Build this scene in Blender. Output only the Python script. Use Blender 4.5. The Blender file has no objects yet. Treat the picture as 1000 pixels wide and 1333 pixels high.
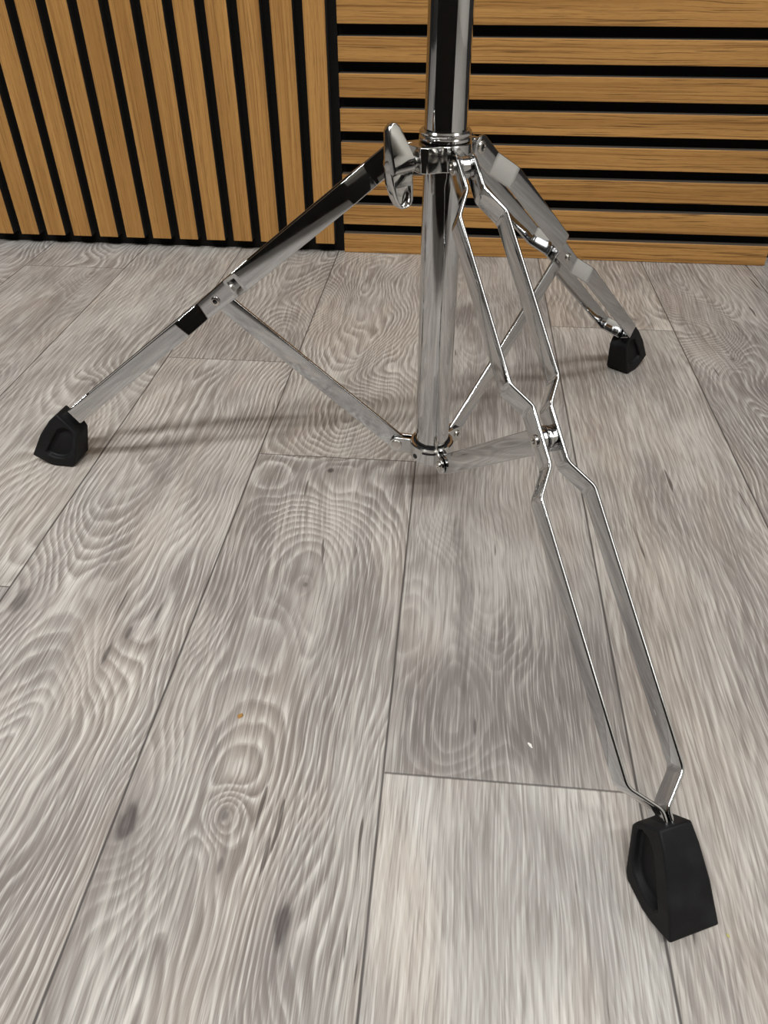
import bpy, bmesh, math, random
from mathutils import Vector, Matrix

random.seed(7)
SC = bpy.context.scene
COL = SC.collection

# ------------------------------------------------------------------ camera
CAM_POS = Vector((0.2695, -1.0703, 0.3876))
CAM_R = Vector((0.9953, 0.0972, -0.0017))
CAM_U = Vector((-0.0592, 0.6205, 0.7820))
cam_d = bpy.data.cameras.new('camera')
cam_d.sensor_fit = 'VERTICAL'
cam_d.sensor_height = 24.0
cam_d.sensor_width = 18.0
cam_d.lens = 981.56 / 1333 * 24.0
cam_d.clip_start = 0.01
cam_d.dof.use_dof = True
cam_d.dof.focus_distance = 0.52
cam_d.dof.aperture_fstop = 24.0
cam = bpy.data.objects.new('camera', cam_d)
COL.objects.link(cam)
CAM_U = (CAM_U - CAM_R * CAM_U.dot(CAM_R)).normalized()
CAM_R.normalize()
CAM_F = CAM_U.cross(CAM_R)
cam.matrix_world = Matrix(((CAM_R.x, CAM_U.x, -CAM_F.x, CAM_POS.x),
                           (CAM_R.y, CAM_U.y, -CAM_F.y, CAM_POS.y),
                           (CAM_R.z, CAM_U.z, -CAM_F.z, CAM_POS.z),
                           (0, 0, 0, 1)))
SC.camera = cam

# ------------------------------------------------------------------ world, lights, exposure
world = bpy.data.worlds.new('world')
SC.world = world
world.use_nodes = True
world.node_tree.nodes['Background'].inputs[0].default_value = (1.0, 0.96, 0.9, 1)
world.node_tree.nodes['Background'].inputs[1].default_value = 0.06
SC.view_settings.view_transform = 'Standard'
SC.view_settings.look = 'None'
SC.view_settings.gamma = 1.0
SC.view_settings.use_curve_mapping = False
SC.view_settings.exposure = -0.17


def area_light(name, loc, sx, sy, watts, rz=0.0, col=(1.0, 0.99, 0.975), tilt=(0, 0)):
    d = bpy.data.lights.new(name, 'AREA')
    d.shape = 'RECTANGLE'
    d.size, d.size_y, d.energy, d.color = sx, sy, watts, col
    o = bpy.data.objects.new(name, d)
    o.location = loc
    o.rotation_euler = (tilt[0], tilt[1], rz)
    COL.objects.link(o)
    return o


area_light('strip_light', (-0.10, -1.95, 2.44), 2.2, 0.09, 104, math.radians(9))
area_light('strip_light', (2.02, -1.30, 2.44), 2.7, 0.5, 22, math.radians(-48.8))  # added lamp, angled so the leg edges mirror a bright line
area_light('ceiling_light', (-1.4, -1.0, 2.46), 1.2, 0.6, 17)


# ------------------------------------------------------------------ node helpers
class NT:
    def __init__(self, name):
        self.m = bpy.data.materials.new(name)
        self.m.use_nodes = True
        self.t = self.m.node_tree
        self.b = self.t.nodes['Principled BSDF']

    def n(self, kind, **kw):
        nd = self.t.nodes.new(kind)
        for k, v in kw.items():
            setattr(nd, k, v)
        return nd

    def put(self, sock, v):
        if hasattr(v, 'is_output') or isinstance(v, bpy.types.NodeSocket):
            self.t.links.new(v, sock)
        else:
            sock.default_value = v

    def math(self, op, a, b=0.0, c=None, clamp=False):
        nd = self.n('ShaderNodeMath', operation=op, use_clamp=clamp)
        self.put(nd.inputs[0], a)
        self.put(nd.inputs[1], b)
        if c is not None:
            self.put(nd.inputs[2], c)
        return nd.outputs[0]

    def add(self, a, b): return self.math('ADD', a, b)
    def sub(self, a, b): return self.math('SUBTRACT', a, b)
    def mul(self, a, b): return self.math('MULTIPLY', a, b)

    def xyz(self, v):
        nd = self.n('ShaderNodeSeparateXYZ')
        self.put(nd.inputs[0], v)
        return nd.outputs

    def vec(self, x, y, z=0.0):
        nd = self.n('ShaderNodeCombineXYZ')
        for i, q in enumerate((x, y, z)):
            self.put(nd.inputs[i], q)
        return nd.outputs[0]

    def noise(self, v, scale=1.0, detail=2.0, rough=0.5, dist=0.0):
        nd = self.n('ShaderNodeTexNoise')
        self.put(nd.inputs['Vector'], v)
        nd.inputs['Scale'].default_value = scale
        nd.inputs['Detail'].default_value = detail
        nd.inputs['Roughness'].default_value = rough
        nd.inputs['Distortion'].default_value = dist
        return nd.outputs[0]

    def remap(self, v, a, b, c=0.0, d=1.0, smooth=False):
        nd = self.n('ShaderNodeMapRange')
        if smooth:
            nd.interpolation_type = 'SMOOTHSTEP'
        self.put(nd.inputs[0], v)
        for i, q in enumerate((a, b, c, d)):
            self.put(nd.inputs[i + 1], q)
        return nd.outputs[0]

    def mix(self, f, a, b, mode='MIX'):
        nd = self.n('ShaderNodeMix', data_type='RGBA', blend_type=mode)
        self.put(nd.inputs[0], f)
        for s, q in ((nd.inputs[6], a), (nd.inputs[7], b)):
            if isinstance(q, tuple):
                q = (q[0], q[1], q[2], 1.0)
            self.put(s, q)
        return nd.outputs[2]

    def attr(self, name):
        return self.n('ShaderNodeAttribute', attribute_name=name).outputs['Vector']

    def bump(self, h, strength, dist=0.001):
        nd = self.n('ShaderNodeBump')
        nd.inputs['Strength'].default_value = strength
        nd.inputs['Distance'].default_value = dist
        self.put(nd.inputs['Height'], h)
        self.t.links.new(nd.outputs[0], self.b.inputs['Normal'])

    def set(self, **kw):
        for k, v in kw.items():
            k = {'color': 'Base Color', 'rough': 'Roughness', 'metal': 'Metallic', 'spec': 'Specular IOR Level'}[k]
            if isinstance(v, tuple):
                v = (v[0], v[1], v[2], 1.0)
            self.put(self.b.inputs[k], v)


def lin(r, g, b):
    f = lambda c: c / 12.92 if c <= 0.04045 else ((c + 0.055) / 1.055) ** 2.4
    return (f(r / 255), f(g / 255), f(b / 255))


def simple(name, col, rough=0.5, metal=0.0, spec=0.5):
    t = NT(name)
    t.set(color=col, rough=rough, metal=metal, spec=spec)
    return t.m


# ------------------------------------------------------------------ materials
def make_floor_mat():
    t = NT('vinyl_planks')
    pos = t.n('ShaderNodeTexCoord').outputs['Object']
    X = t.xyz(pos)
    u, v = X[0], X[1]
    A = t.xyz(t.attr('plank_a'))      # centre u, v start, v end
    B = t.xyz(t.attr('plank_b'))      # pith offset, pith depth, seed
    Cc = t.attr('plank_c')            # tone
    G = t.xyz(t.attr('plank_d'))      # ring frequency, ring contrast, blotch
    un = t.sub(u, A[0])
    seed = t.mul(B[2], 7.31)
    # wandering pith: gives cathedral and straight grain
    w1 = t.noise(t.vec(t.mul(seed, 1.7), t.mul(v, 3.4), seed), 1.0, 1.0, 0.5)
    w2 = t.noise(t.vec(t.mul(u, 15.0), t.mul(v, 6.5), seed), 1.0, 2.0, 0.5)
    w3 = t.noise(t.vec(t.mul(u, 10.0), t.mul(v, 4.5), t.add(seed, 31.0)), 1.0, 1.0, 0.5)
    w4 = t.noise(t.vec(t.mul(u, 70.0), t.mul(v, 24.0), seed), 1.0, 2.0, 0.5)
    du = t.add(t.sub(un, B[0]), t.add(t.mul(t.sub(w1, 0.5), 0.11), t.mul(t.sub(w2, 0.5), 0.030)))
    dp = t.add(B[1], t.mul(t.sub(w3, 0.5), 0.15))
    rad = t.math('SQRT', t.add(t.add(t.mul(du, du), t.mul(dp, dp)), 0.00006))
    rad = t.add(rad, t.mul(t.sub(w4, 0.5), 0.0034))
    wob = t.mul(t.sub(t.noise(t.vec(t.mul(u, 110.0), t.mul(v, 60.0), 2.0), 1.0, 2.0), 0.5), 1.3)
    dark = None
    halo = None
    for (ku, kv, ru, rv, amp, dk) in KNOTS:
        a = t.math('DIVIDE', t.sub(u, ku), ru)
        b = t.math('DIVIDE', t.sub(v, kv), rv)
        d0 = t.math('SQRT', t.add(t.mul(a, a), t.mul(b, b)))
        g = t.math('EXPONENT', t.mul(t.mul(d0, d0), -0.05))
        rad = t.add(rad, t.mul(g, amp))
        if dk > 0.02:
            d = t.add(d0, wob)
            k = t.mul(t.remap(d, 0.5, 1.35, 1.0, 0.0, True), dk)
            h = t.mul(t.remap(d, 0.4, 5.0, 1.0, 0.0, True), min(dk, 0.7))
            dark = k if dark is None else t.math('MAXIMUM', dark, k)
            halo = h if halo is None else t.math('MAXIMUM', halo, h)
    ph = t.mul(rad, G[0])
    saw = t.math('FRACT', ph)
    late = t.mul(t.remap(saw, 0.30, 0.86, 0.0, 1.0, True), t.remap(saw, 0.88, 1.0, 1.0, 0.0, True))
    lime = t.mul(t.remap(saw, 0.0, 0.10, 0.0, 1.0, True), t.remap(saw, 0.12, 0.50, 1.0, 0.0, True))
    # fibre, broken into short strokes
    uw = t.add(un, t.add(t.mul(rad, 0.15), t.mul(t.sub(w2, 0.5), 0.012)))
    f1 = t.noise(t.vec(t.mul(uw, 460.0), t.mul(v, 8.0), seed), 1.0, 3.0, 0.6)
    f2 = t.noise(t.vec(t.mul(uw, 900.0), t.mul(v, 26.0), t.add(seed, 5.0)), 1.0, 2.0, 0.6)
    f3 = t.noise(t.vec(t.mul(uw, 140.0), t.mul(v, 3.5), t.add(seed, 9.0)), 1.0, 3.0, 0.55)
    f4 = t.noise(t.vec(t.mul(uw, 760.0), t.mul(v, 40.0), t.add(seed, 12.0)), 1.0, 1.0, 0.5)
    blot = t.noise(t.vec(t.mul(u, 16.0), t.mul(v, 7.5), t.add(seed, 3.0)), 1.0, 3.0, 0.55)
    blot2 = t.noise(t.vec(t.mul(u, 13.0), t.mul(v, 6.0), t.add(seed, 17.0)), 1.0, 3.0, 0.55)
    hue = t.noise(t.vec(t.mul(u, 20.0), t.mul(v, 6.0), t.add(seed, 41.0)), 1.0, 2.0, 0.5)
    col = t.mix(t.remap(blot, 0.36, 0.64, 0.0, 1.0, True), lin(145, 142, 139), lin(178, 175, 171))
    col = t.mix(t.remap(hue, 0.46, 0.66, 0.0, 0.6, True), col, lin(168, 158, 149))
    col = t.mix(t.mul(t.remap(blot2, 0.47, 0.66, 0.0, 1.0, True), G[2]), col, lin(122, 117, 115))
    brk = t.remap(f4, 0.40, 0.58, 0.35, 1.0, True)
    area = t.remap(t.noise(t.vec(t.mul(u, 18.0), t.mul(v, 8.0), t.add(seed, 55.0)), 1.0, 2.0), 0.36, 0.62, 0.45, 1.25)
    rc = t.mul(G[1], area)
    col = t.mix(t.mul(t.mul(late, rc), t.remap(f4, 0.35, 0.6, 0.6, 1.0)), col, lin(112, 104, 99))
    col = t.mix(t.mul(t.mul(lime, rc), brk), col, lin(209, 207, 203))
    col = t.mix(t.remap(f1, 0.52, 0.66, 0.0, 0.34, True), col, lin(206, 204, 199))
    col = t.mix(t.remap(f1, 0.34, 0.47, 0.38, 0.0, True), col, lin(112, 106, 102))
    col = t.mix(t.remap(f2, 0.34, 0.48, 0.50, 0.0, True), col, lin(108, 102, 98))
    col = t.mix(t.remap(f2, 0.54, 0.66, 0.0, 0.36, True), col, lin(204, 202, 197))
    col = t.mix(t.remap(f3, 0.54, 0.68, 0.0, 0.35, True), col, lin(126, 118, 113))
    cr = t.noise(t.vec(t.mul(uw, 150.0), t.mul(v, 12.0), t.add(seed, 23.0)), 1.0, 2.0, 0.5)
    col = t.mix(t.remap(cr, 0.725, 0.755, 0.0, 0.75, True), col, lin(70, 63, 60))
    col = t.mix(1.0, col, Cc, 'MULTIPLY')
    col = t.mix(1.0, col, (0.985, 0.995, 0.995), 'MULTIPLY')
    col = t.mix(t.mul(halo, 0.55), col, lin(112, 105, 103))
    col = t.mix(t.mul(dark, t.remap(f4, 0.3, 0.65, 1.0, 0.8)), col, lin(70, 64, 63))
    # seams
    su = t.math('ABSOLUTE', un)
    e1 = t.remap(su, PLANK_W / 2 - 0.0011, PLANK_W / 2 - 0.0003, 0.0, 1.0, True)
    e2 = t.remap(t.math('MINIMUM', t.sub(v, A[1]), t.sub(A[2], v)), 0.0003, 0.0010, 1.0, 0.0, True)
    seam = t.math('MAXIMUM', e1, t.mul(e2, 0.8))
    col = t.mix(t.mul(seam, 0.85), col, lin(58, 53, 52))
    t.set(color=col, rough=t.remap(f1, 0.3, 0.7, 0.50, 0.40), spec=0.4)
    h = t.sub(t.add(t.mul(f1, 0.5), t.mul(f2, 0.25)), t.mul(seam, 1.5))
    t.bump(h, 0.25, 0.0006)
    return t.m


def make_oak(name, along, grain):
    """oak veneer, grain running along 'x' or 'z'"""
    t = NT(name)
    X = t.xyz(t.n('ShaderNodeTexCoord').outputs['Object'])
    S = t.xyz(t.attr('slat'))[0]
    l, c = (X[0], X[2]) if along == 'x' else (X[2], X[0])
    seed = t.mul(S, 3.77)
    wob = t.noise(t.vec(t.mul(l, 6.0), t.mul(c, 24.0), seed), 1.0, 2.0)
    cc = t.add(c, t.mul(t.sub(wob, 0.5), 0.008))
    a = t.noise(t.vec(t.mul(l, 2.4), t.mul(cc, 420.0), seed), 1.0, 3.0, 0.6)
    b = t.noise(t.vec(t.mul(l, 9.0), t.mul(cc, 640.0), t.add(seed, 4.0)), 1.0, 2.0, 0.6)
    d = t.noise(t.vec(t.mul(l, 60.0), t.mul(cc, 1300.0), t.add(seed, 8.0)), 1.0, 2.0, 0.5)
    e = t.noise(t.vec(t.mul(l, 2.0), t.mul(c, 70.0), t.add(seed, 12.0)), 1.0, 2.0)
    col = t.mix(t.remap(e, 0.35, 0.65), lin(160, 116, 61), lin(180, 134, 75))
    col = t.mix(t.remap(a, 0.50, 0.66, 0.0, grain, True), col, lin(122, 82, 38))
    col = t.mix(t.remap(a, 0.3, 0.42, 0.35, 0.0, True), col, lin(196, 153, 95))
    col = t.mix(t.remap(b, 0.58, 0.68, 0.0, grain, True), col, lin(84, 54, 24))
    col = t.mix(t.remap(d, 0.52, 0.7, 0.0, 0.35, True), col, lin(112, 76, 38))
    t.set(color=col, rough=0.5, spec=0.35)
    t.bump(t.sub(0.0, b), 0.15, 0.0004)
    return t.m


def make_felt():
    t = NT('black_felt')
    p = t.n('ShaderNodeTexCoord').outputs['Object']
    f = t.noise(p, 900.0, 2.0)
    t.set(color=t.mix(f, (0.004, 0.004, 0.004), (0.014, 0.013, 0.012)), rough=0.95, spec=0.1)
    t.bump(f, 0.4, 0.0006)
    return t.m


def make_chrome(name, col, r0, r1):
    t = NT(name)
    p = t.n('ShaderNodeTexCoord').outputs['Object']
    f = t.noise(p, 60.0, 3.0)
    g = t.noise(p, 420.0, 2.0)
    t.set(color=col, metal=1.0, rough=t.remap(t.add(f, t.mul(g, 0.4)), 0.5, 0.95, r0, r1))
    t.bump(f, 0.05, 0.0004)
    return t.m


def make_rubber():
    t = NT('black_rubber')
    p = t.n('ShaderNodeTexCoord').outputs['Object']
    f = t.noise(p, 700.0, 3.0)
    g = t.noise(p, 60.0, 3.0)
    t.set(color=t.mix(t.remap(g, 0.45, 0.75), (0.0055, 0.0055, 0.006), (0.012, 0.012, 0.013)),
          rough=t.remap(g, 0.3, 0.7, 0.55, 0.75), spec=0.22)
    t.bump(f, 0.25, 0.0004)
    return t.m


PLANK_W = 0.1436
PLANK_OFF = -0.0468
FLOOR_ROT = 0.005
# knots: u, v, radius u, radius v, ring push, darkness
KNOTS = [
    (0.1045, -0.8690, 0.0050, 0.0110, 0.022, 0.92),
    (0.1560, -0.8610, 0.0026, 0.0036, 0.026, 0.60),
    (0.1990, -0.9150, 0.0036, 0.0110, 0.014, 0.95),
    (0.1610, -0.8890, 0.0018, 0.0045, 0.006, 0.55),
    (0.1660, -0.5330, 0.0028, 0.0034, 0.004, 0.95),
    (0.1660, -0.5500, 0.0130, 0.0180, 0.060, 0.00),
    (0.1690, -0.6780, 0.0018, 0.0030, 0.010, 0.65),
    (0.1060, -0.6850, 0.0090, 0.0180, 0.022, 0.25),
    (-0.0330, -0.7120, 0.0060, 0.0120, 0.020, 0.70),
    (0.0300, -0.7000, 0.0090, 0.0260, 0.040, 0.00),
    (0.0480, -0.7560, 0.0014, 0.0090, 0.004, 0.75),
    (0.0560, -0.7350, 0.0018, 0.0060, 0.004, 0.70),
    (0.0700, -0.7150, 0.0014, 0.0100, 0.004, 0.75),
    (-0.1050, -0.3990, 0.0035, 0.0060, 0.015, 0.60),
    (-0.0920, -0.4900, 0.0070, 0.0140, 0.024, 0.30),
    (0.5990, -0.3660, 0.0070, 0.0110, 0.014, 0.65),
    (0.5760, -0.2050, 0.0120, 0.0160, 0.060, 0.06),
    (0.5770, -0.2830, 0.0020, 0.0040, 0.012, 0.60),
    (0.4860, -0.1880, 0.0050, 0.0050, 0.012, 0.45),
    (0.4470, -0.2000, 0.0040, 0.0040, 0.010, 0.40),
    (0.1850, -0.3500, 0.0090, 0.0140, 0.046, 0.05),
    (0.1050, -0.1700, 0.0090, 0.0140, 0.046, 0.05),
    (0.2850, -0.7000, 0.0060, 0.0700, 0.008, 0.40),
    (0.2800, -0.6100, 0.0050, 0.0250, 0.006, 0.35),
    (0.2930, -0.7910, 0.0009, 0.0060, 0.002, 0.80),
]

M_FLOOR = make_floor_mat()
M_OAK_V = make_oak('oak_veneer_upright', 'z', 0.45)
M_OAK_H = make_oak('oak_veneer_level', 'x', 0.85)
M_CORE = simple('slat_core', lin(74, 67, 58), 0.8)
M_FELTCORE = simple('black_slat_core', lin(20, 18, 16), 0.85)
M_FELT = make_felt()
M_CHROME = make_chrome('chrome_plate', (0.57, 0.575, 0.58), 0.05, 0.11)
M_TUBE = make_chrome('chrome_tube', (0.60, 0.60, 0.60), 0.035, 0.08)
M_CAST = make_chrome('chrome_casting', (0.62, 0.62, 0.61), 0.07, 0.16)
M_SCREW = make_chrome('nickel_screw', (0.62, 0.60, 0.56), 0.18, 0.3)
M_RUBBER = make_rubber()
M_DARK = simple('hole_shade', (0.006, 0.006, 0.006), 0.7)  # near-black that paints shade into the ring gap, holes and bolt recesses
M_WHITE = simple('white_paint', lin(225, 222, 214), 0.7)
M_DARKWALL = simple('charcoal_paint', lin(34, 33, 33), 0.7)


# ------------------------------------------------------------------ mesh helpers
def obj(name, bm, mat, parent=None, smooth=35.0, bevel=None):
    me = bpy.data.meshes.new(name)
    bmesh.ops.recalc_face_normals(bm, faces=bm.faces)
    bm.to_mesh(me)
    bm.free()
    for m in (mat if isinstance(mat, (list, tuple)) else [mat]):
        me.materials.append(m)
    if smooth:
        for p in me.polygons:
            p.use_smooth = True
        me.set_sharp_from_angle(angle=math.radians(smooth))
    o = bpy.data.objects.new(name, me)
    COL.objects.link(o)
    if parent:
        o.parent = parent
    if bevel:
        b = o.modifiers.new('bevel', 'BEVEL')
        b.width, b.segments, b.limit_method, b.angle_limit = bevel, 2, 'ANGLE', math.radians(32)
        b.harden_normals = False
    return o


def add_box(bm, x0, x1, y0, y1, z0, z1):
    vs = [bm.verts.new(c) for c in ((x0, y0, z0), (x1, y0, z0), (x1, y1, z0), (x0, y1, z0),
                                    (x0, y0, z1), (x1, y0, z1), (x1, y1, z1), (x0, y1, z1))]
    fs = []
    for q in ((0, 3, 2, 1), (4, 5, 6, 7), (0, 1, 5, 4), (1, 2, 6, 5), (2, 3, 7, 6), (3, 0, 4, 7)):
        fs.append(bm.faces.new([vs[i] for i in q]))
    return fs


def add_lathe(bm, prof, mtx=None, seg=48):
    """closed profile of (r, h) about local Z; r = 0 ends are poles"""
    rings = []
    for r, h in prof:
        if r < 1e-7:
            rings.append([bm.verts.new((0, 0, h))])
        else:
            rings.append([bm.verts.new((r * math.cos(2 * math.pi * i / seg), r * math.sin(2 * math.pi * i / seg), h))
                          for i in range(seg)])
    new = [v for r in rings for v in r]
    for a, b in zip(rings, rings[1:]):
        for i in range(seg):
            j = (i + 1) % seg
            if len(a) == 1 and len(b) == 1:
                continue
            if len(a) == 1:
                bm.faces.new((a[0], b[i], b[j]))
            elif len(b) == 1:
                bm.faces.new((a[i], a[j], b[0]))
            else:
                bm.faces.new((a[i], a[j], b[j], b[i]))
    if mtx is not None:
        bmesh.ops.transform(bm, matrix=mtx, verts=new)
    return new


def add_loft(bm, rings, cap=True, closed=False):
    """rings: lists of equal count 3-D points"""
    R = [[bm.verts.new(p) for p in r] for r in rings]
    n = len(R[0])
    pairs = list(zip(R, R[1:])) + ([(R[-1], R[0])] if closed else [])
    for a, b in pairs:
        for i in range(n):
            j = (i + 1) % n
            bm.faces.new((a[i], a[j], b[j], b[i]))
    if cap and not closed:
        bm.faces.new(R[0][::-1])
        bm.faces.new(R[-1])
    return R


def add_prism(bm, poly, fn, h0, h1):
    """poly: 2-D outline, fn(a, b, h) -> 3-D point"""
    return add_loft(bm, [[fn(a, b, h0) for a, b in poly], [fn(a, b, h1) for a, b in poly]])


def fillet(pts, rad, seg=5):
    out = [pts[0]]
    for i in range(1, len(pts) - 1):
        p0, p1, p2 = Vector(pts[i - 1]), Vector(pts[i]), Vector(pts[i + 1])
        a, b = (p0 - p1), (p2 - p1)
        la, lb = a.length, b.length
        a.normalize(); b.normalize()
        ang = a.angle(b)
        if ang > math.radians(179):
            out.append(tuple(p1)); continue
        d = min(rad / math.tan(ang / 2), la * 0.45, lb * 0.45)
        s, e = p1 + a * d, p1 + b * d
        for k in range(seg + 1):
            f = k / seg
            q = s.lerp(p1, f).lerp(p1.lerp(e, f), f)
            out.append(tuple(q))
    out.append(pts[-1])
    return out


def rounded_rect(a, b, r, seg=3):
    """half sizes a, b"""
    o = []
    for cx, cy, t0 in ((a - r, b - r, 0), (-a + r, b - r, 90), (-a + r, -b + r, 180), (a - r, -b + r, 270)):
        for k in range(seg + 1):
            t = math.radians(t0 + 90 * k / seg)
            o.append((cx + r * math.cos(t), cy + r * math.sin(t)))
    return o


STRIP_T = 0.0021


def add_strip(bm, path, half_w, org, d, nn, lat, thick=STRIP_T, round_a=0.0, round_b=0.0, edge=0.0007, wfun=None):
    """flat bar: path of (s, l) in the plane of d (along) and lat (sideways); width along nn.
    round_a / round_b: half-circle ends"""
    # resample so that the rounded ends have rings
    P = [Vector(p) for p in path]
    L = [0.0]
    for a, b in zip(P, P[1:]):
        L.append(L[-1] + (b - a).length)
    tot = L[-1]
    cuts = set(L)
    if round_a:
        cuts |= {half_w * (1 - math.cos(math.radians(x))) for x in range(0, 91, 10)}
    if round_b:
        cuts |= {tot - half_w * (1 - math.cos(math.radians(x))) for x in range(0, 91, 10)}
    cuts = sorted(c for c in cuts if -1e-9 <= c <= tot + 1e-9)
    cl = [cuts[0]]
    for c in cuts[1:]:
        if c - cl[-1] > 1e-5:
            cl.append(c)

    def at(c):
        for i in range(len(P) - 1):
            if c <= L[i + 1] + 1e-9:
                f = (c - L[i]) / max(1e-9, L[i + 1] - L[i])
                return P[i].lerp(P[i + 1], f)
        return P[-1]
    rings = []
    e = 1e-4
    for c in cl:
        p = at(c)
        tg = (at(min(tot, c + e)) - at(max(0, c - e))).normalized()
        nm = Vector((-tg.y, tg.x))
        hc = half_w if wfun is None else wfun(c)
        w = hc
        if round_a and c < half_w:
            w = math.sqrt(max(1e-9, half_w ** 2 - (half_w - c) ** 2))
        if round_b and tot - c < half_w:
            w = math.sqrt(max(1e-9, half_w ** 2 - (half_w - (tot - c)) ** 2))
        w = max(w, 0.0009)
        ring = []
        for a, b in rounded_rect(thick / 2, w, min(edge, w * 0.9, thick * 0.45)):
            q = p + nm * a
            ring.append(org + d * q.x + lat * q.y + nn * b)
        rings.append(ring)
    add_loft(bm, rings)


def add_bolt(bm, c, axis, r, h, dimple=True, seg=24):
    """pan head bolt on point c, growing along axis"""
    z = Vector(axis).normalized()
    m = Matrix.Translation(c) @ z.to_track_quat('Z', 'Y').to_matrix().to_4x4()
    prof = [(0, -0.0004), (r, -0.0004), (r, h * 0.45), (r * 0.93, h * 0.8), (r * 0.75, h)]
    if dimple:
        prof += [(r * 0.52, h), (r * 0.46, h * 0.15), (0, h * 0.1)]
    else:
        prof += [(r * 0.4, h * 1.06), (0, h * 1.1)]
    new = set(add_lathe(bm, prof, m, seg))
    if dimple:
        for f in bm.faces:
            if f.verts[0] in new and all(v in new for v in f.verts):
                q = f.calc_center_median() - Vector(c)
                if (q - z * q.dot(z)).length < r * 0.47:
                    f.material_index = 1  # recess coloured dark to stand for its shade


def tag(o, label=None, cat=None, group=None, kind=None):
    for k, v in (('label', label), ('category', cat), ('group', group), ('kind', kind)):
        if v:
            o[k] = v
    return o


# ------------------------------------------------------------------ the setting
def build_floor():
    bm = bmesh.new()
    joints = {-2: -0.080, -1: -0.700, 0: -0.334, 1: -0.5125, 2: -0.827, 3: -0.216, 4: -0.95, 5: -0.55}
    tones = {  # (strip, index from the strip's own joint upwards) -> tone
        (-2, -1): (1.00, .985, .97), (-2, 0): (0.98, .96, .95),
        (-1, -1): (0.97, .955, .945), (-1, 0): (1.05, 1.035, 1.01),
        (0, -1): (1.02, 1.00, .975), (0, 0): (0.93, .90, .87),
        (1, -1): (0.97, .95, .925), (1, 0): (1.0, .965, .925),
        (2, -1): (1.10, 1.09, 1.07), (2, 0): (0.90, .885, .87),
        (3, -1): (0.97, .94, .905), (3, 0): (1.0, .955, .90),
        (4, -1): (0.95, .935, .91), (4, 0): (0.88, .855, .83),
        (5, -1): (0.9, .87, .85), (5, 0): (0.9, .87, .85)}
    ring = {(0, -1): (200, .62, .85), (1, -1): (200, .62, .85), (2, -1): (260, .15, .12), (2, 0): (230, .22, 1.0),
            (3, -1): (190, .30, .45), (4, 0): (230, .60, .7), (-1, 0): (150, .45, .3), (0, 0): (220, .6, .6),
            (1, 0): (215, .62, .5), (-1, -1): (190, .45, .6)}
    pith = {(0, -1): (-0.02, 0.010), (1, -1): (-0.02, 0.012), (2, -1): (0.14, 0.05), (2, 0): (-0.03, 0.020),
            (3, -1): (0.12, 0.03), (4, 0): (-0.02, 0.012), (1, 0): (0.0, 0.012), (-1, 0): (0.09, 0.03)}
    length = 1.06
    data = []
    for k in range(-20, 22):
        u0 = PLANK_OFF + PLANK_W * k
        j = joints.get(k, -1.0 + 0.37 * ((k * 7) % 10) / 3.0)
        for i in range(-5, 4):
            v0, v1 = j + length * i, j + length * (i + 1)
            v0c, v1c = max(v0, -4.6), min(v1, 0.2)
            if v1c - v0c < 0.01:
                continue
            f = bm.faces.new([bm.verts.new(c) for c in ((u0, v0c, 0), (u0 + PLANK_W, v0c, 0),
                                                        (u0 + PLANK_W, v1c, 0), (u0, v1c, 0))])
            r = random.Random(k * 31 + i * 7 + 5)
            tn = tones.get((k, i), tuple((r.uniform(.9, 1.04),) * 1) * 3)
            pt = pith.get((k, i), (r.uniform(-.12, .12), r.uniform(.012, .05)))
            rg = ring.get((k, i), (r.uniform(150, 220), r.uniform(.3, .7), r.uniform(.2, .6)))
            data.append(((u0 + PLANK_W / 2, v0, v1), (pt[0], pt[1], r.uniform(0, 9)), tn, rg))
    o = obj('floor', bm, M_FLOOR, smooth=None)
    me = o.data
    for nm, idx in (('plank_a', 0), ('plank_b', 1), ('plank_c', 2), ('plank_d', 3)):
        at = me.attributes.new(nm, 'FLOAT_VECTOR', 'FACE')
        for i, dd in enumerate(data):
            at.data[i].vector = dd[idx]
    if me.polygons[0].normal.z < 0:
        me.flip_normals()
    o.rotation_euler = (0, 0, FLOOR_ROT)
    return tag(o, kind='structure')


def slab(name, x0, x1, y0, y1, z0, z1, mat):
    bm = bmesh.new()
    add_box(bm, x0, x1, y0, y1, z0, z1)
    return tag(obj(name, bm, mat, smooth=None), kind='structure')


build_floor()
slab('wall_back', -2.4, 3.0, 0.045, 0.12, 0.0, 2.5, M_DARKWALL)
slab('wall_left', -2.5, -2.4, -4.4, 0.12, 0.0, 2.5, M_DARKWALL)
slab('wall_right', 3.0, 3.1, -4.4, 0.12, 0.0, 2.5, M_WHITE)
slab('dark_reflection_board', -1.3, 0.72, -1.36, -1.26, 0.0, 0.6, M_DARKWALL)  # added unseen board, gives the chrome something dark to reflect
slab('wall_far', -2.5, 3.1, -4.5, -4.4, 0.0, 2.5, simple('grey_paint', lin(150, 148, 144), 0.7))
slab('ceiling', -2.5, 3.1, -4.5, 0.12, 2.5, 2.6, M_WHITE)


def set_slat_attr(o, vals):
    at = o.data.attributes.new('slat', 'FLOAT_VECTOR', 'FACE')
    for i, v in enumerate(vals):
        at.data[i].vector = (v, v * 0.37, v * 1.3)


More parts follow.
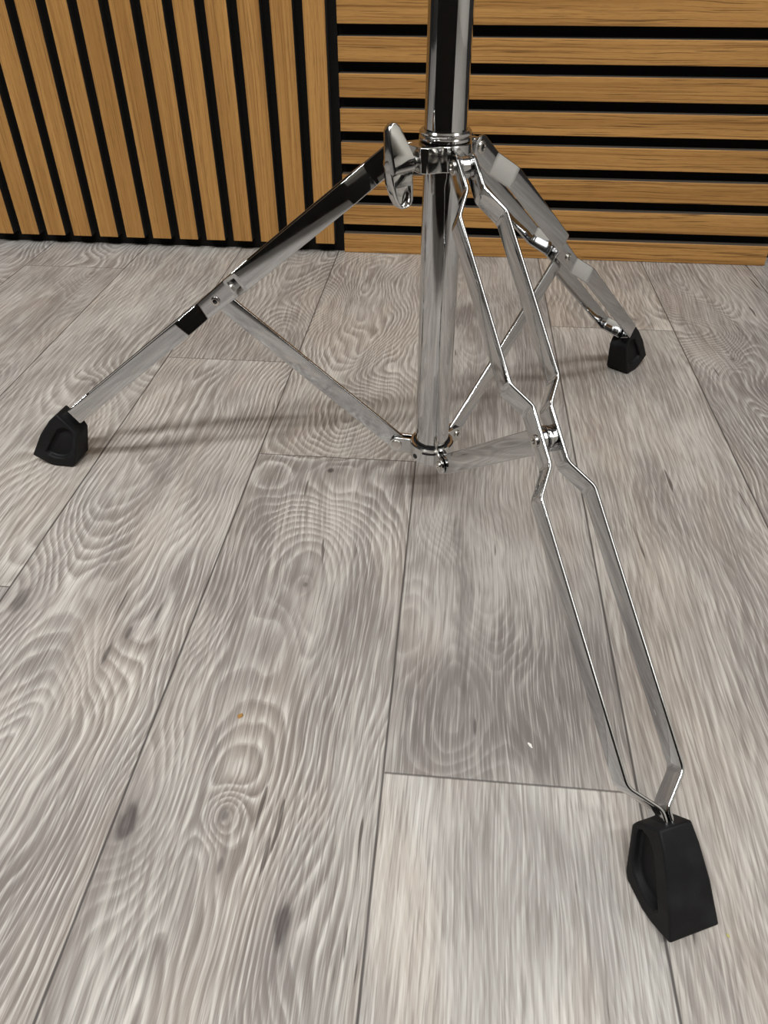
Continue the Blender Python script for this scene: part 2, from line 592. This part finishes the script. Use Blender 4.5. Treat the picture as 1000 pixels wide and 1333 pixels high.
def slat_box(bm, x0, x1, y0, y1, z0, z1, c=0.0006, core=()):
    """slat with fine chamfers on its two front edges; returns the number of faces"""
    if core == 'z':      # runs along z: section in x, y
        sec = [(x0, y1), (x0, y0 + c), (x0 + c, y0), (x1 - c, y0), (x1, y0 + c), (x1, y1)]
        rings = [[(a, b, z) for a, b in sec] for z in (z0, z1)]
    else:                # runs along x: section in z, y
        sec = [(z0, y1), (z0, y0 + c), (z0 + c, y0), (z1 - c, y0), (z1, y0 + c), (z1, y1)]
        rings = [[(x, b, a) for a, b in sec] for x in (x0, x1)]
    n0 = len(bm.faces)
    add_loft(bm, rings)
    bm.faces.ensure_lookup_table()
    # veneer wraps the face only: side and end faces show the core
    for f in bm.faces[n0:]:
        f.material_index = 0 if abs(f.calc_center_median().y - y0) < c * 0.6 else 1
    return len(bm.faces) - n0


# upright slats on the left
X_LAST = 0.0933
left = bpy.data.objects.new('slat_panel', None)
left.location = (-0.28, 0.02, 0)
COL.objects.link(left)
tag(left, 'oak slat wall panel with upright slats on black felt, left of the corner seam', 'wall panel')
bm = bmesh.new()
add_box(bm, -0.78 + 0.28, X_LAST + 0.0118 + 0.28, 0.0175 - 0.02, 0.0265 - 0.02, 0.0, 1.2)
obj('felt_backing', bm, M_FELT, left, smooth=None)
bm = bmesh.new()
vals = []
for k in range(22):
    x1 = X_LAST - 0.04 * k + 0.28
    n = slat_box(bm, x1 - 0.027, x1, -0.02, 0.0177 - 0.02, 0.0154, 1.19, core='z')
    vals += [k * 1.37 + 0.5] * n
o = obj('slats', bm, [M_OAK_V, M_FELTCORE], left, smooth=None)
set_slat_attr(o, vals)

# level slats on the right
right = bpy.data.objects.new('slat_panel', None)
right.location = (0.4, 0.02, 0)
COL.objects.link(right)
tag(right, 'oak slat wall panel with level slats on black felt, behind the right-hand leg', 'wall panel')
bm = bmesh.new()
add_box(bm, 0.1057 - 0.4, 0.6965 - 0.4, 0.0225 - 0.02, 0.032 - 0.02, 0.0, 1.2)
obj('felt_backing', bm, M_FELT, right, smooth=None)
bm = bmesh.new()
vals = []
for k in range(30):
    z0 = 0.04 * k
    n = slat_box(bm, 0.1060 - 0.4, 0.6950 - 0.4, 0.0109 - 0.02, 0.0227 - 0.02, max(z0, 0.0003), z0 + 0.027, core='x')
    vals += [k * 2.11 + 50.5] * n
o = obj('slats', bm, [M_OAK_H, M_CORE], right, smooth=None)
set_slat_attr(o, vals)

# ------------------------------------------------------------------ the stand
AX, AY = 0.2580, -0.5767                       # pole axis
stand = bpy.data.objects.new('cymbal_stand', None)
stand.location = (AX, AY, 0)
COL.objects.link(stand)
tag(stand, 'chrome tripod drum hardware stand with double-braced legs and black rubber feet on grey plank floor',
    'cymbal stand')

TUBE_R = 0.0127
bm = bmesh.new()
add_lathe(bm, [(0, 0.050), (TUBE_R - 0.0008, 0.050), (TUBE_R, 0.0508), (TUBE_R, 0.80), (TUBE_R - 0.0015, 0.8008),
               (TUBE_R - 0.0015, 0.75), (0, 0.75)], None, 96)
obj('pole', bm, M_TUBE, stand, smooth=40)

# --- upper collar: sheet band, boss for the wing screw, lugs for the legs, lipped ring on top
PHI = {'front': math.radians(-66.477), 'left': math.radians(172.949), 'right': math.radians(53.556)}


def pol(az, r):
    return (r * math.cos(az), r * math.sin(az))


bm = bmesh.new()
outline = []
RB = 0.0163
for deg in range(0, 360, 6):
    if 188 <= deg <= 268:
        continue
    outline.append((math.radians(deg), RB))
outline += [(math.radians(a), r) for a, r in ((196, 0.0205), (204, 0.0235), (236, 0.0240), (246, 0.0225), (262, 0.0172))]
outline.sort()
poly = [pol(a, r) for a, r in outline]
inner = [pol(a, TUBE_R + 0.0004) for a, r in outline]
Z0, Z1 = 0.2655, 0.2800
add_loft(bm, [[(x, y, Z0) for x, y in poly], [(x, y, Z1) for x, y in poly],
              [(x, y, Z1) for x, y in inner], [(x, y, Z0) for x, y in inner]], closed=True)
collar = obj('collar', bm, M_CAST, stand, smooth=25, bevel=0.0006)
bm = bmesh.new()
add_lathe(bm, [(TUBE_R + 0.0002, 0.2805), (0.0150, 0.2805), (0.0158, 0.2812), (0.0158, 0.2826), (0.0150, 0.2834),
               (0.0156, 0.2842), (0.0156, 0.2856), (0.0147, 0.2866), (TUBE_R + 0.0002, 0.2866), (TUBE_R + 0.0002, 0.2805)],
         None, 72)
obj('collar_lip', bm, M_CAST, collar, smooth=40)
for az in PHI.values():
    e = Vector((math.cos(az), math.sin(az), 0)); l = Vector((-math.sin(az), math.cos(az), 0))
    bm = bmesh.new()
    prof = [(0.0150, 0.2660), (0.0290, 0.2640)]
    for a in range(-80, 101, 20):
        prof.append((0.0294 + 0.0062 * math.cos(math.radians(a)), 0.2715 + 0.0062 * math.sin(math.radians(a))))
    prof += [(0.0150, 0.2795)]
    add_prism(bm, prof, lambda a, b, h: e * a + Vector((0, 0, b)) + l * h, -0.0027, 0.0027)
    obj('hinge_lug', bm, M_CAST, collar, smooth=30, bevel=0.0006)

# --- wing screw
WA = math.radians(219)
wu = Vector((math.cos(WA), math.sin(WA), 0)); wt = Vector((-math.sin(WA), math.cos(WA), 0)); wz = Vector((0, 0, 1))
tilt = math.radians(3)
wt2 = wt * math.cos(tilt) + wz * math.sin(tilt)
wz2 = wz * math.cos(tilt) - wt * math.sin(tilt)
WC = Vector((0, 0, 0.2712))
bm = bmesh.new()
m4 = Matrix((( wt2.x, wz2.x, wu.x, 0), (wt2.y, wz2.y, wu.y, 0), (wt2.z, wz2.z, wu.z, WC.z), (0, 0, 0, 1)))
prof = [(0, 0.0135), (0.0036, 0.0135)]
h = 0.0150
while h < 0.0275:                                 # thread
    prof += [(0.0036, h), (0.0042, h + 0.0005), (0.0036, h + 0.0010)]
    h += 0.00125
prof += [(0.0036, 0.030), (0, 0.030)]
add_lathe(bm, prof, m4, 28)
wing = obj('wing_screw', bm, M_CAST, stand, smooth=30)
bm = bmesh.new()
# side outline of the handle in (axis a, up b); thickness along wt2
up_lobe = [(0.0265, -0.0035), (0.0262, 0.0040), (0.0285, 0.0100), (0.0310, 0.0165), (0.0330, 0.0205), (0.0352, 0.0222),
           (0.0378, 0.0222), (0.0400, 0.0206), (0.0412, 0.0180), (0.0416, 0.0060), (0.0418, -0.0040)]
lo_lobe = [(0.0418, -0.0040), (0.0412, -0.0100), (0.0392, -0.0180), (0.0365, -0.0235), (0.0340, -0.0248),
           (0.0300, -0.0246), (0.0275, -0.0232), (0.0262, -0.0205), (0.0260, -0.0120), (0.0265, -0.0035)]


def wpt(a, b, t):
    return WC + wu * a + wz2 * b + wt2 * t


def lobe(poly, t0, tf, shrink):
    """tf(b): sideways position of the right-hand face at height b"""
    ca = sum(p[0] for p in poly) / len(poly); cb = sum(p[1] for p in poly) / len(poly)
    rings = []
    for f, s in ((0.0, shrink), (0.06, (1 + shrink) / 2), (0.25, 1.0), (0.85, 1.0), (0.96, (1 + shrink) / 2), (1.0, shrink)):
        rings.append([wpt(ca + (a - ca) * s, cb + (b - cb) * s, t0 + (tf(b) - t0) * f) for a, b in poly])
    add_loft(bm, rings)


lobe(up_lobe, -0.0048, lambda b: 0.0078 - 0.27 * (b + 0.0035), 0.88)
# lower lobe with a thumb hollow in its right-hand face
ca = sum(p[0] for p in lo_lobe) / len(lo_lobe); cb = sum(p[1] for p in lo_lobe) / len(lo_lobe)
rings = []
for t, s in ((-0.0052, 0.84), (-0.0045, 0.95), (-0.002, 1.0), (0.0030, 1.0), (0.0042, 0.95), (0.0046, 0.88)):
    rings.append([wpt(ca + (a - ca) * s, cb + (b - cb) * s, t - 0.0022 * max(0.0, (-0.008 - b) / 0.016) * (t < 0) * -1)
                  for a, b in lo_lobe])
for t, s in ((0.0046, 0.70), (0.0020, 0.64), (0.0012, 0.45)):
    rings.append([wpt(ca + (a - ca) * s, cb - 0.0025 + (b - cb) * s * 0.8, t) for a, b in lo_lobe])
add_loft(bm, rings)
hub = Matrix((( wt2.x, wz2.x, wu.x, 0), (wt2.y, wz2.y, wu.y, 0), (wt2.z, wz2.z, wu.z, WC.z - 0.0), (0, 0, 0, 1)))
add_lathe(bm, [(0, 0.0245), (0.0050, 0.0245), (0.0062, 0.0258), (0.0066, 0.036), (0.0058, 0.0408), (0, 0.0425)], hub, 28)
obj('wing_handle', bm, M_CAST, wing, smooth=50)

# --- lower brace ring
bm = bmesh.new()
RI, RO = 0.0143, 0.0168
add_lathe(bm, [(RI, 0.0540), (RO - 0.0006, 0.0540), (RO, 0.0546), (RO, 0.0665), (RO - 0.0008, 0.0674), (RI, 0.0674),
               (RI, 0.0540)], None, 72)
ringo = obj('brace_ring', bm, M_CAST, stand, smooth=40)
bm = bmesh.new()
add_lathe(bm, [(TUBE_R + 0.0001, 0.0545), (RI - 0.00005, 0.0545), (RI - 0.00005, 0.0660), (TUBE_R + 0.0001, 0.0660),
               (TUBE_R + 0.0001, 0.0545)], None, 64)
obj('ring_gap_shade', bm, M_DARK, ringo, smooth=40)  # dark filler painting the shade in the gap around the pole
for az in PHI.values():
    e = Vector((math.cos(az), math.sin(az), 0)); l = Vector((-math.sin(az), math.cos(az), 0))
    bm = bmesh.new()
    prof = [(0.0158, 0.0543), (0.0262, 0.0543)]
    for a in range(-80, 91, 17):
        prof.append((0.0266 + 0.0066 * math.cos(math.radians(a)), 0.0608 + 0.0066 * math.sin(math.radians(a))))
    prof.append((0.0158, 0.0674))
    for s in (-1, 1):
        add_prism(bm, prof, lambda a, b, h: e * a + Vector((0, 0, b)) + l * h, s * 0.0018, s * 0.0042)
    ear = obj('brace_ear', bm, M_CAST, ringo, smooth=30, bevel=0.0005)
    bm = bmesh.new()
    for s in (-1, 1):
        add_bolt(bm, e * 0.0269 + Vector((0, 0, 0.0612)) + l * s * 0.0042, l * s, 0.0042 if az > 2 else 0.0031, 0.0012, az < 2)
    obj('ear_rivet', bm, [M_SCREW, M_DARK], ringo, smooth=30)
# painted shade of a hole and slot in the ring's front, locating pin above them
bm = bmesh.new()
a0 = math.radians(224)
c0 = Vector((RO * math.cos(a0), RO * math.sin(a0), 0.0585)) * 1.0
add_bolt(bm, c0, Vector((math.cos(a0), math.sin(a0), 0)), 0.0021, 0.0004, False, 20)
for k in range(8):
    b0, b1 = (math.radians(247 + k * 4.2), math.radians(247 + (k + 1) * 4.2))
    rr = RO + 0.00015
    vs = [bm.verts.new((rr * math.cos(b), rr * math.sin(b), z)) for b, z in ((b0, .0632), (b1, .0632), (b1, .0650), (b0, .0650))]
    bm.faces.new(vs)
obj('ring_hole_shade', bm, M_DARK, ringo, smooth=30)
bm = bmesh.new()
a0 = math.radians(287)
add_lathe(bm, [(0, 0.064), (0.0011, 0.064), (0.0011, 0.0765), (0.0006, 0.0772), (0, 0.0772)],
          Matrix.Translation((math.cos(a0) * 0.0131, math.sin(a0) * 0.0131, 0)), 14)
obj('locating_pin', bm, M_SCREW, ringo, smooth=40)

# --- legs (drawn once along local +X, then turned about the pole)
TOP = Vector((0.0294, 0, 0.2721)); FOOT = Vector((0.3119, 0, 0.0474))
LD = (FOOT - TOP).normalized()
LN = Vector((-LD.z, 0, LD.x)) * 1.0
if LN.z < 0:
    LN = -LN
LAT = Vector((0, 1, 0))
W2 = 0.0075
SP = 0.1685                                         # brace pivot along the leg
G0, G1, G2, GF = 0.0041, 0.0132, 0.0145, 0.0006
LEG_LEN = (FOOT - TOP).length


def leg_path(side):
    h = STRIP_T / 2
    pts = [(-0.0066, G0), (0.0195, G0), (0.0354, G1), (0.1374, G1), (0.1515, G0), (0.1843, G0), (0.2001, G2),
           (0.3457, G2), (LEG_LEN - 0.001, GF), (LEG_LEN + 0.020, GF)]
    return fillet([(s, side * (g + h)) for s, g in pts], 0.0075, 6)


def build_leg_mesh():
    bm = bmesh.new()
    for side in (-1, 1):
        add_strip(bm, leg_path(side), W2, TOP, LD, LN, LAT, round_a=1,
                  wfun=lambda c: 0.0075 if c < 0.16 else max(0.0068, 0.0075 - (c - 0.16) * 0.02))
    return bm


def build_foot_mesh():
    prof = [(.3557, .0095), (.3430, .0310), (.3312, .0452), (.3232, .0522), (.3100, .0378), (.3082, .0325),
            (.3168, .0040), (.3200, .0006), (.3350, .0002), (.3420, .0022), (.3490, .0056)]
    ax = Vector((0.60, -0.80))
    p0 = Vector((.3152, .0445))

    def hw(r, z):
        f = ((Vector((r, z)) - p0).dot(ax)) / 0.050
        return 0.0090 + 0.0046 * max(-0.2, min(1.1, f))
    bm = bmesh.new()
    rec = [(.3195, .0400), (.3255, .0375), (.3330, .0275), (.3425, .0138), (.3405, .0108), (.3350, .0088), (.3280, .0084),
           (.3220, .0105), (.3178, .0150), (.3165, .0185), (.3125, .0300), (.3120, .0350), (.3150, .0385)]
    loops = {}
    for s in (-1, 1):
        o_ = [bm.verts.new((r, s * hw(r, z), z)) for r, z in prof]
        i_ = [bm.verts.new((r, s * hw(r, z), z)) for r, z in rec]
        cr = sum(p[0] for p in rec) / len(rec); cz = sum(p[1] for p in rec) / len(rec)
        d_ = [bm.verts.new((cr + (r - cr) * .93, s * (hw(r, z) - 0.0042), cz + (z - cz) * .93)) for r, z in rec]
        es = []
        for lp in (o_, i_):
            for a, b in zip(lp, lp[1:] + lp[:1]):
                es.append(bm.edges.new((a, b)))
        bmesh.ops.triangle_fill(bm, edges=es, use_beauty=True)
        for k in range(len(rec)):
            j = (k + 1) % len(rec)
            bm.faces.new((i_[k], i_[j], d_[j], d_[k]))
        bm.faces.new(d_)
        loops[s] = o_
    n = len(prof)
    for k in range(n):
        j = (k + 1) % n
        bm.faces.new((loops[-1][k], loops[-1][j], loops[1][j], loops[1][k]))
    return bm


RING_P = Vector((0.0269, 0, 0.0612))
PIV = TOP + LD * SP
BD = (PIV - RING_P).normalized()
BN = Vector((-BD.z, 0, BD.x))


def build_brace_mesh():
    bm = bmesh.new()
    add_strip(bm, [(-0.0058, 0), (0.03, 0), (0.12, 0), ((PIV - RING_P).length + 0.0072, 0)], 0.0074, RING_P, BD, BN, LAT,
              thick=0.0026, round_a=1, round_b=1)
    return bm


proto = {}


def part(key, name, builder, mat, parent, az, **kw):
    """first leg builds the mesh, the others share it"""
    if key not in proto:
        o = obj(name, builder(), mat, parent, **kw)
        proto[key] = o
    else:
        o = proto[key].copy()
        COL.objects.link(o)
        o.parent = parent
    if az is not None:
        o.rotation_euler = (0, 0, az)
    return o


def top_bolt():
    bm = bmesh.new()
    for s in (-1, 1):
        add_bolt(bm, TOP + LAT * s * (G0 + STRIP_T), LAT * s, 0.0041, 0.0013)
    return bm


def pivot_bolt():
    bm = bmesh.new()
    for s in (-1, 1):
        add_bolt(bm, PIV + LAT * s * (G0 + STRIP_T), LAT * s, 0.0034, 0.0014)
    return bm


def pivot_spacer():
    bm = bmesh.new()
    q = Matrix.Translation(PIV) @ Matrix.Rotation(math.radians(90), 4, 'X')
    for z0, z1 in ((-0.0041, -0.0016), (0.0016, 0.0041)):
        add_lathe(bm, [(0, z0), (0.0058, z0), (0.0062, z0 + .0004), (0.0062, z1 - .0004), (0.0058, z1), (0, z1)], q, 28)
    return bm


def top_spacer():
    bm = bmesh.new()
    q = Matrix.Translation(TOP) @ Matrix.Rotation(math.radians(90), 4, 'X')
    for z0, z1 in ((-0.0041, -0.0028), (0.0028, 0.0041)):
        add_lathe(bm, [(0, z0), (0.0056, z0), (0.0056, z1), (0, z1)], q, 28)
    return bm


for nm, az in PHI.items():
    leg = part('leg', 'leg', build_leg_mesh, M_CHROME, stand, az, smooth=40)
    part('foot', 'rubber_foot', build_foot_mesh, M_RUBBER, leg, None, smooth=30, bevel=0.0011)
    part('tb', 'hinge_bolt', top_bolt, [M_SCREW, M_DARK], leg, None, smooth=30)
    part('pb', 'pivot_bolt', pivot_bolt, [M_SCREW, M_DARK], leg, None, smooth=30)
    part('ps', 'pivot_spacer', pivot_spacer, M_CHROME, leg, None, smooth=35)
    part('ts', 'hinge_washer', top_spacer, M_CHROME, leg, None, smooth=35)
    part('brace', 'brace', build_brace_mesh, M_CHROME, stand, az, smooth=40)


# ------------------------------------------------------------------ crumbs on the floor
def crumb(name, x, y, sx, sy, h, rz, mat, label, cat, seed):
    bm = bmesh.new()
    r = random.Random(seed)
    n = 9
    base, top = [], []
    for i in range(n):
        a = 2 * math.pi * i / n
        k = r.uniform(0.7, 1.15)
        base.append((sx * k * math.cos(a), sy * k * math.sin(a), 0.0002))
        top.append((sx * k * 0.75 * math.cos(a), sy * k * 0.75 * math.sin(a), h * r.uniform(0.7, 1.2)))
    add_loft(bm, [base, top])
    o = obj(name, bm, mat, smooth=40)
    o.location = (x, y, 0)
    o.rotation_euler = (0, 0, rz)
    return tag(o, label, cat)


M_CRUMB = simple('tan_flake', lin(150, 112, 60), 0.8)
M_CHIP = simple('white_chip', lin(228, 226, 220), 0.6)
M_SLIV = simple('dark_sliver', lin(45, 38, 36), 0.8)
M_LEAF = simple('yellow_green_scrap', lin(165, 160, 100), 0.8)
crumb('wood_flake', 0.1531, -0.7954, 0.0023, 0.0017, 0.0008, 0.7, M_CRUMB,
      'tan wood flake lying on a grey plank left of centre', 'flake', 1)
crumb('paint_chip', 0.3295, -0.7993, 0.0022, 0.0009, 0.0007, -0.9, M_CHIP,
      'white chip lying on the floor left of the front leg', 'chip', 2)
crumb('leaf_scrap', 0.4191, -0.8976, 0.0008, 0.0012, 0.0005, 0.2, M_LEAF,
      'tiny yellow-green scrap on the floor beside the front rubber foot', 'scrap', 4)
